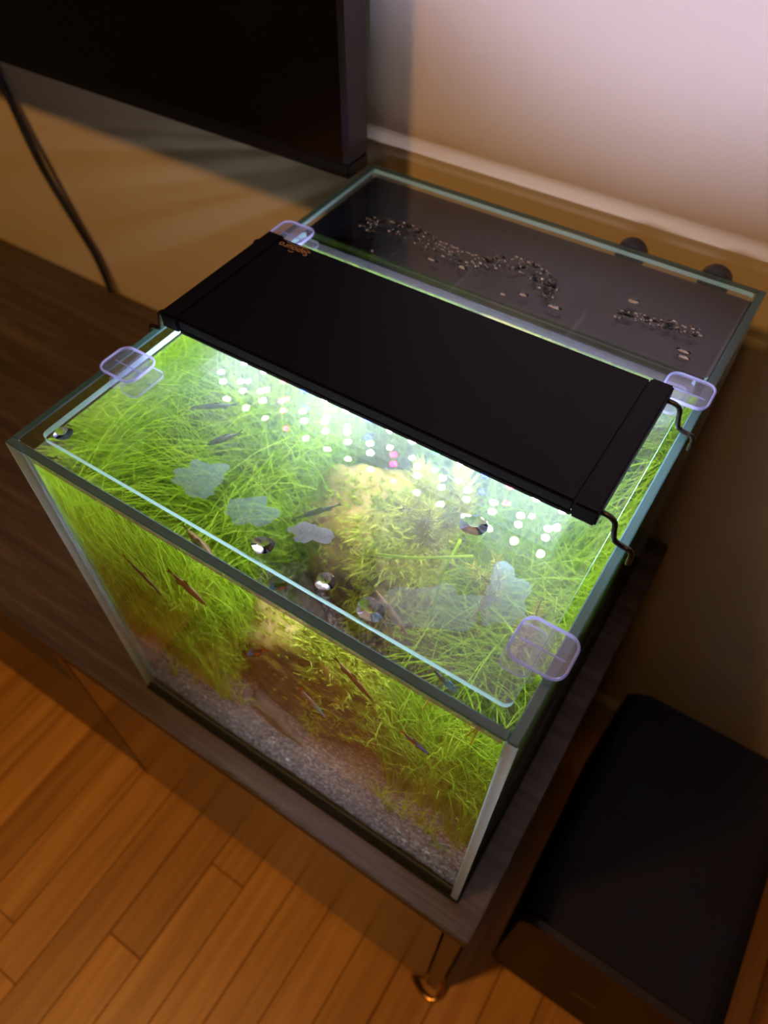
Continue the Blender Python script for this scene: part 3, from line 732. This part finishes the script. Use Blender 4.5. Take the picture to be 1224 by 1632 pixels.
# ------------------------------------------------------------------ films floating on the water
def film(cx, cy, rx, ry, seed, label, mat='film', rot=0.0):
    bm = NB(); n = 64; vs = []
    for k in range(n):
        a = 2 * math.pi * k / n
        r = 1 + 0.6 * mnoise.noise(Vector((math.cos(a) * 1.6, math.sin(a) * 1.6, seed))) + 0.16 * mnoise.noise(Vector((math.cos(a) * 4, math.sin(a) * 4, seed + 5)))
        p = Matrix.Rotation(rot, 2) @ Vector((rx * r * math.cos(a), ry * r * math.sin(a)))
        vs.append((cx + p.x, cy + p.y))
    prism(bm, vs, ZW + 0.0002, ZW + 0.0006)
    o = obj('surface_film', bm, mat, origin=(cx, cy, ZW)); return tag(o, label, 'film')
film(0.0951, 0.0434, 0.014, 0.012, 1.1, 'pale bluish film patch on the water, left one of the pair', 'film', 0.3)
film(0.130, 0.0396, 0.013, 0.010, 4.2, 'pale bluish film patch on the water, right one of the pair', 'film', 0.5)
film(0.1645, 0.0455, 0.010, 0.006, 9.3, 'grey ragged film scrap floating in front of the rock', 'film_grey', 0.4)
film(0.238, 0.046, 0.022, 0.010, 2.6, 'long bluish film patch on the water at the front right', 'film_thin', 0.5)
film(0.262, 0.066, 0.012, 0.016, 7.9, 'bluish film patch on the water beside the right clip', 'film_thin', 0.2)

# ------------------------------------------------------------------ lids
def lid(name, poly, z0, z1, label, org):
    t = thing(name, org, label, 'lid')
    bm = NB(); prism(bm, poly, z0, z1)
    for f in bm.faces:
        f.normal_update(); f.material_index = 0 if abs(f.normal.z) > 0.9 else (2 if abs(f.normal.y) > 0.9 and abs(f.calc_center_median().y - 0.248) < 0.003 else 1)
    obj('glass_sheet', bm, ['lid', 'lidedge', 'lid'], t); return t  # edges between the lids stay clear, without the painted glow
LZ0, LZ1 = 0.2977, 0.3015
fl = lid('glass_lid', rrect(0.0110, 0.2896, 0.0140, 0.2475, 0.004), LZ0, LZ1, 'clear glass front lid fogged with condensation under the lamp', (0.15, 0.13, LZ0))
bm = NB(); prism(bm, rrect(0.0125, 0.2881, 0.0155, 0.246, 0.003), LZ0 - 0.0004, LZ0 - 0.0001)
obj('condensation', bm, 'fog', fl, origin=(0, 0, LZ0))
bl = lid('glass_lid', rrect(0.0052, 0.2940, 0.2490, 0.3448, 0.003), 0.2995, 0.3025, 'clear glass back lid over the black chamber with water drops', (0.15, 0.297, 0.2995))

# ------------------------------------------------------------------ lid clips
def clip(cx, cy, side, label):
    t = thing('lid_clip', (cx, cy, 0.296), label, 'clip', 'clear plastic lid clips')
    hx, hy = 0.0130, 0.0115
    bm = NB(); prism(bm, rrect(cx - hx, cx + hx, cy - hy, cy + hy, 0.006), 0.3045, 0.3062)
    for f in bm.faces:
        f.normal_update(); f.material_index = 0 if abs(f.normal.z) > 0.9 else 1
    obj('top_plate', bm, ['clip', 'clip_rim'], t)
    bm = NB(); pl = rrect(cx - hx, cx + hx, cy - hy, cy + hy, 0.006); q = [Vector((x, y, 0.3062)) for x, y in pl]
    tube(bm, q + [q[0], q[1]], 0.0007, 6, False); obj('plate_rim', bm, 'clip_rim', t, smooth=True)
    s = side; ex = cx - s * 0.0008
    bm = NB(); box(bm, min(ex, ex + s * 0.0032), max(ex, ex + s * 0.0032), cy - hy - 0.002, cy + hy + 0.002, 0.2965, 0.3046, 0.0006); obj('stem', bm, ['clip'], t)
    bm = NB(); box(bm, cx - hx * 0.8, cx + hx * 0.8, cy - 0.0003, cy + 0.0003, 0.3036, 0.3046, 0.0002); obj('rib', bm, ['clip_rim'], t)
    x0, x1 = sorted((cx - s * hx * 1.15, ex))
    bm = NB(); prism(bm, rrect(x0, x1, cy - hy - 0.001, cy + hy + 0.001, 0.004), 0.2955, 0.2975)
    for f in bm.faces:
        f.normal_update(); f.material_index = 0 if abs(f.normal.z) > 0.9 else 1
    obj('lower_plate', bm, ['clip', 'clip_rim'], t); return t
clip(0.2898, 0.0430, 1, 'clear plastic lid clip at the front right corner region')
clip(0.0140, 0.0770, -1, 'clear plastic lid clip on the left rim over the grass')
clip(0.2885, 0.2300, 1, 'clear plastic lid clip behind the lamp on the right rim')
clip(0.0100, 0.2350, -1, 'clear plastic lid clip behind the lamp on the left rim')

# ------------------------------------------------------------------ aquarium lamp
LX0, LX1, LY0, LY1, LT = 0.0165, 0.2835, 0.107, 0.205, 0.3245
lamp = thing('aquarium_lamp', (0.15, 0.156, 0.306), 'flat black aquarium lamp bridging the tank on wire legs', 'lamp')
bm = NB(); box(bm, LX0 + 0.012, LX1 - 0.012, LY0, LY1, 0.3165, LT, 0.0012); body = obj('housing', bm, 'lamp_body', lamp)
for x0, x1 in ((LX0, LX0 + 0.0125), (LX1 - 0.0125, LX1)):
    bm = NB(); box(bm, x0, x1, LY0 - 0.0012, LY1 + 0.0012, 0.3148, LT + 0.0006, 0.001); obj('end_cap', bm, 'lamp_body', lamp)
for y0, y1 in ((LY0, LY0 + 0.0016), (LY1 - 0.0016, LY1)):
    bm = NB(); box(bm, LX0 + 0.0125, LX1 - 0.0125, y0, y1, 0.3142, 0.3166, 0.0003); obj('lip', bm, 'lamp_body', lamp)
bm = NB(); box(bm, LX0 + 0.016, LX1 - 0.016, LY0 + 0.003, LY1 - 0.003, 0.3158, 0.3164); board = obj('led_board', bm, 'board', lamp)
cols = {2: 'wrwr w'.replace(' ', 'r'), 3: 'rbrbr', 7: 'wwbww', 8: 'rwwrw', 9: 'wgwwg', 6: 'wbwbw', 11: 'wbbwb', 12: 'wrwww'}
lmesh = {}
nc, nr = 15, 5
for c in range(nc):
    for r in range(nr):
        k = {'w': 'led_white', 'b': 'led_blue', 'r': 'led_red', 'g': 'led_green'}[cols.get(c, 'wwwww')[r]]
        if k not in lmesh:
            bm = NB(); lathe(bm, [(0.0021, 0.0), (0.0021, -0.0007), (0.0018, -0.0008)], (0, 0, 0), 'z', 10)
            
            for f in bm.faces:
                f.normal_update(); f.material_index = 0 if f.normal.z < -0.9 else 1
            me = bpy.data.meshes.new('led'); bm.to_mesh(me); bm.free(); me.materials.append(M[k]); me.materials.append(M['led_case']); lmesh[k] = me
        o = bpy.data.objects.new('led', lmesh[k]); COL.objects.link(o); o.parent = board
        x = LX0 + 0.030 + c * (LX1 - LX0 - 0.052) / (nc - 1); y = LY0 + 0.008 + r * (LY1 - LY0 - 0.016) / (nr - 1)
        o.location = Vector((x, y, 0.3158)) - wloc(board)
def wleg(s, y):
    x = LX1 - 0.004 if s > 0 else LX0 + 0.004
    e = W if s > 0 else 0.0
    f = lambda a: e + s * a
    bm = NB(); p = crom([(x, y, 0.3190), (f(-0.0135), y, 0.3192), (f(-0.0095), y - 0.0008, 0.3175), (f(-0.0082), y - 0.001, 0.3115), (f(-0.0065), y - 0.001, 0.3062), (f(-0.002), y - 0.001, 0.3046), (f(0.0015), y - 0.001, 0.3042), (f(0.0030), y - 0.001, 0.3005), (f(0.0031), y - 0.001, 0.2945)], 7)
    tube(bm, p, 0.0014, 10); obj('wire_leg', bm, 'wire', lamp, smooth=True)
for s in (1, -1):
    for y in (0.1125, 0.2000): wleg(s, y)
# gold print, upside down as seen from the front
def text_bm(body_, size, rot, loc):
    cu = bpy.data.curves.new('t', 'FONT'); cu.body = body_; cu.size = size; cu.align_x = 'CENTER'; cu.align_y = 'CENTER'; cu.offset = 0.00006; cu.extrude = 0.00003
    to = bpy.data.objects.new('t', cu); COL.objects.link(to); bpy.context.view_layer.update()
    me = bpy.data.meshes.new_from_object(to.evaluated_get(bpy.context.evaluated_depsgraph_get()))
    bm = NB(); bm.from_mesh(me); bpy.data.objects.remove(to); bpy.data.meshes.remove(me); bpy.data.curves.remove(cu)
    bmesh.ops.transform(bm, matrix=Matrix.Translation(loc) @ Matrix.Rotation(rot, 4, 'Z'), verts=bm.verts); return bm
bm = text_bm('Sapouro', 0.0068, math.pi, (0.0418, 0.1985, LT + 0.00006))
tube(bm, crom([(0.0535, 0.2005, LT + 0.0001), (0.047, 0.2028, LT + 0.0001), (0.040, 0.2016, LT + 0.0001), (0.034, 0.2024, LT + 0.0001)], 6), 0.00025, 5)
tube(bm, crom([(0.044, 0.1955, LT + 0.0001), (0.042, 0.1945, LT + 0.0001), (0.040, 0.1952, LT + 0.0001)], 6), 0.0003, 5)
lg = obj('brand_print', bm, 'gold', lamp); lg['label'] = 'gold lettering with a wavy underline'

# ------------------------------------------------------------------ black knobs behind the back pane
for k, (x, z) in enumerate(((0.2088, 0.294), (0.2670, 0.294))):
    bm = NB(); lathe(bm, [(0.009, 0.0), (0.0105, 0.003), (0.0105, 0.010), (0.006, 0.012)], (x, D + 0.0002, z), 'y', 24)
    tag(obj('suction_cup', bm, 'black_plastic', origin=(x, D, z), smooth=False), ('round black suction cup behind the back glass, nearer the middle', 'round black suction cup behind the back glass, nearer the right corner')[k], 'suction cup')

# ------------------------------------------------------------------ drops
def drop_bm(bm, cx, cy, z, rx, ry, h, seed, rings=5, n=16):
    base = []
    for k in range(n):
        a = 2 * math.pi * k / n
        base.append((math.cos(a), math.sin(a), 1 + 0.25 * mnoise.noise(Vector((math.cos(a), math.sin(a), seed)))))
    prev = None; first = None
    for i in range(rings):
        t = i / rings; r = math.cos(t * math.pi / 2) ** 0.8 if i else 1.0; zz = z + h * math.sin(t * math.pi / 2)
        ring = [bm.verts.new((cx + rx * r * q * c, cy + ry * r * q * s, zz)) for c, s, q in base]
        if prev:
            for k in range(n): bm.faces.new((prev[k], prev[(k + 1) % n], ring[(k + 1) % n], ring[k]))
        else: first = ring
        prev = ring
    tip = bm.verts.new((cx, cy, z + h))
    for k in range(n): bm.faces.new((prev[k], prev[(k + 1) % n], tip))
    bm.faces.new(first[::-1])
lab = ['round water drop in the left front corner of the front lid', 'water drop on the front lid left of the grey film', 'water drop at the front edge of the lid, middle one', 'larger water drop at the front edge of the lid, right of the middle one', 'wide water drop on the lid below the green lamp reflection']
for k, (x, y, r) in enumerate(((0.0206, 0.0213, 0.0055), (0.1554, 0.0225, 0.0060), (0.1919, 0.0222, 0.0055), (0.2174, 0.0213, 0.0068), (0.2327, 0.0871, 0.0075))):
    bm = NB(); drop_bm(bm, x, y, LZ1 + 0.00005, r, r * 0.85, 0.0010, k * 3.3, 6, 20)
    tag(obj('water_drop', bm, 'drop', origin=(x, y, LZ1), smooth=True), lab[k], 'water drop')
BZ_ = 0.30255
big = [(0.0582, 0.2905, 0.0052, 0.0024), (0.0497, 0.272, 0.0036, 0.0020), (0.0654, 0.252, 0.0014, 0.0012), (0.1117, 0.2771, 0.0034, 0.0018), (0.1042, 0.2653, 0.0040, 0.0016), (0.1251, 0.2687, 0.0036, 0.0018),
       (0.1606, 0.2575, 0.0024, 0.0018), (0.1717, 0.2641, 0.0034, 0.0020), (0.1935, 0.2637, 0.0052, 0.0024), (0.2747, 0.266, 0.0048, 0.0018), (0.2766, 0.2605, 0.0040, 0.0014), (0.2322, 0.2958, 0.0036, 0.0030)]
ORD = ['first', 'second', 'third', 'fourth', 'fifth', 'sixth', 'seventh', 'eighth', 'ninth', 'tenth', 'eleventh', 'last']
for k, (x, y, rx, ry) in enumerate(sorted(big)):
    bm = NB(); drop_bm(bm, x, y, BZ_, rx, ry, 0.0010, k * 2.1 + 1, 5, 16)
    tag(obj('water_drop', bm, 'drop', origin=(x, y, BZ_), smooth=True), 'large water drop on the back lid, %s of twelve from the left' % ORD[k], 'water drop', 'large drops on the back lid')
bm = NB(); arc = crom([(0.0365, 0.2644, 0), (0.0403, 0.2861, 0), (0.0669, 0.2937, 0), (0.0952, 0.2888, 0), (0.1258, 0.2863, 0), (0.1539, 0.300, 0), (0.1786, 0.2911, 0), (0.1863, 0.2800, 0)], 40)[40:]
arc2 = crom([(0.2281, 0.2802, 0), (0.2449, 0.2838, 0), (0.2615, 0.2874, 0), (0.2788, 0.2879, 0)], 40)
for k in range(430):
    if k < 330: p = random.choice(arc); off = -0.016 * random.random() ** 1.6
    else: p = random.choice(arc2); off = R(-0.006, 0.003)
    s = R(0.0005, 0.0014); drop_bm(bm, p.x + R(-.002, .002), p.y + off, BZ_, s * 1.3, s, s * 0.6, k * 0.7, 3, 8)
tag(obj('small_drops', bm, 'drop', origin=(0.15, 0.28, BZ_), smooth=True), 'band of tiny water drops curving across the glass back lid', 'water drops', kind='stuff')
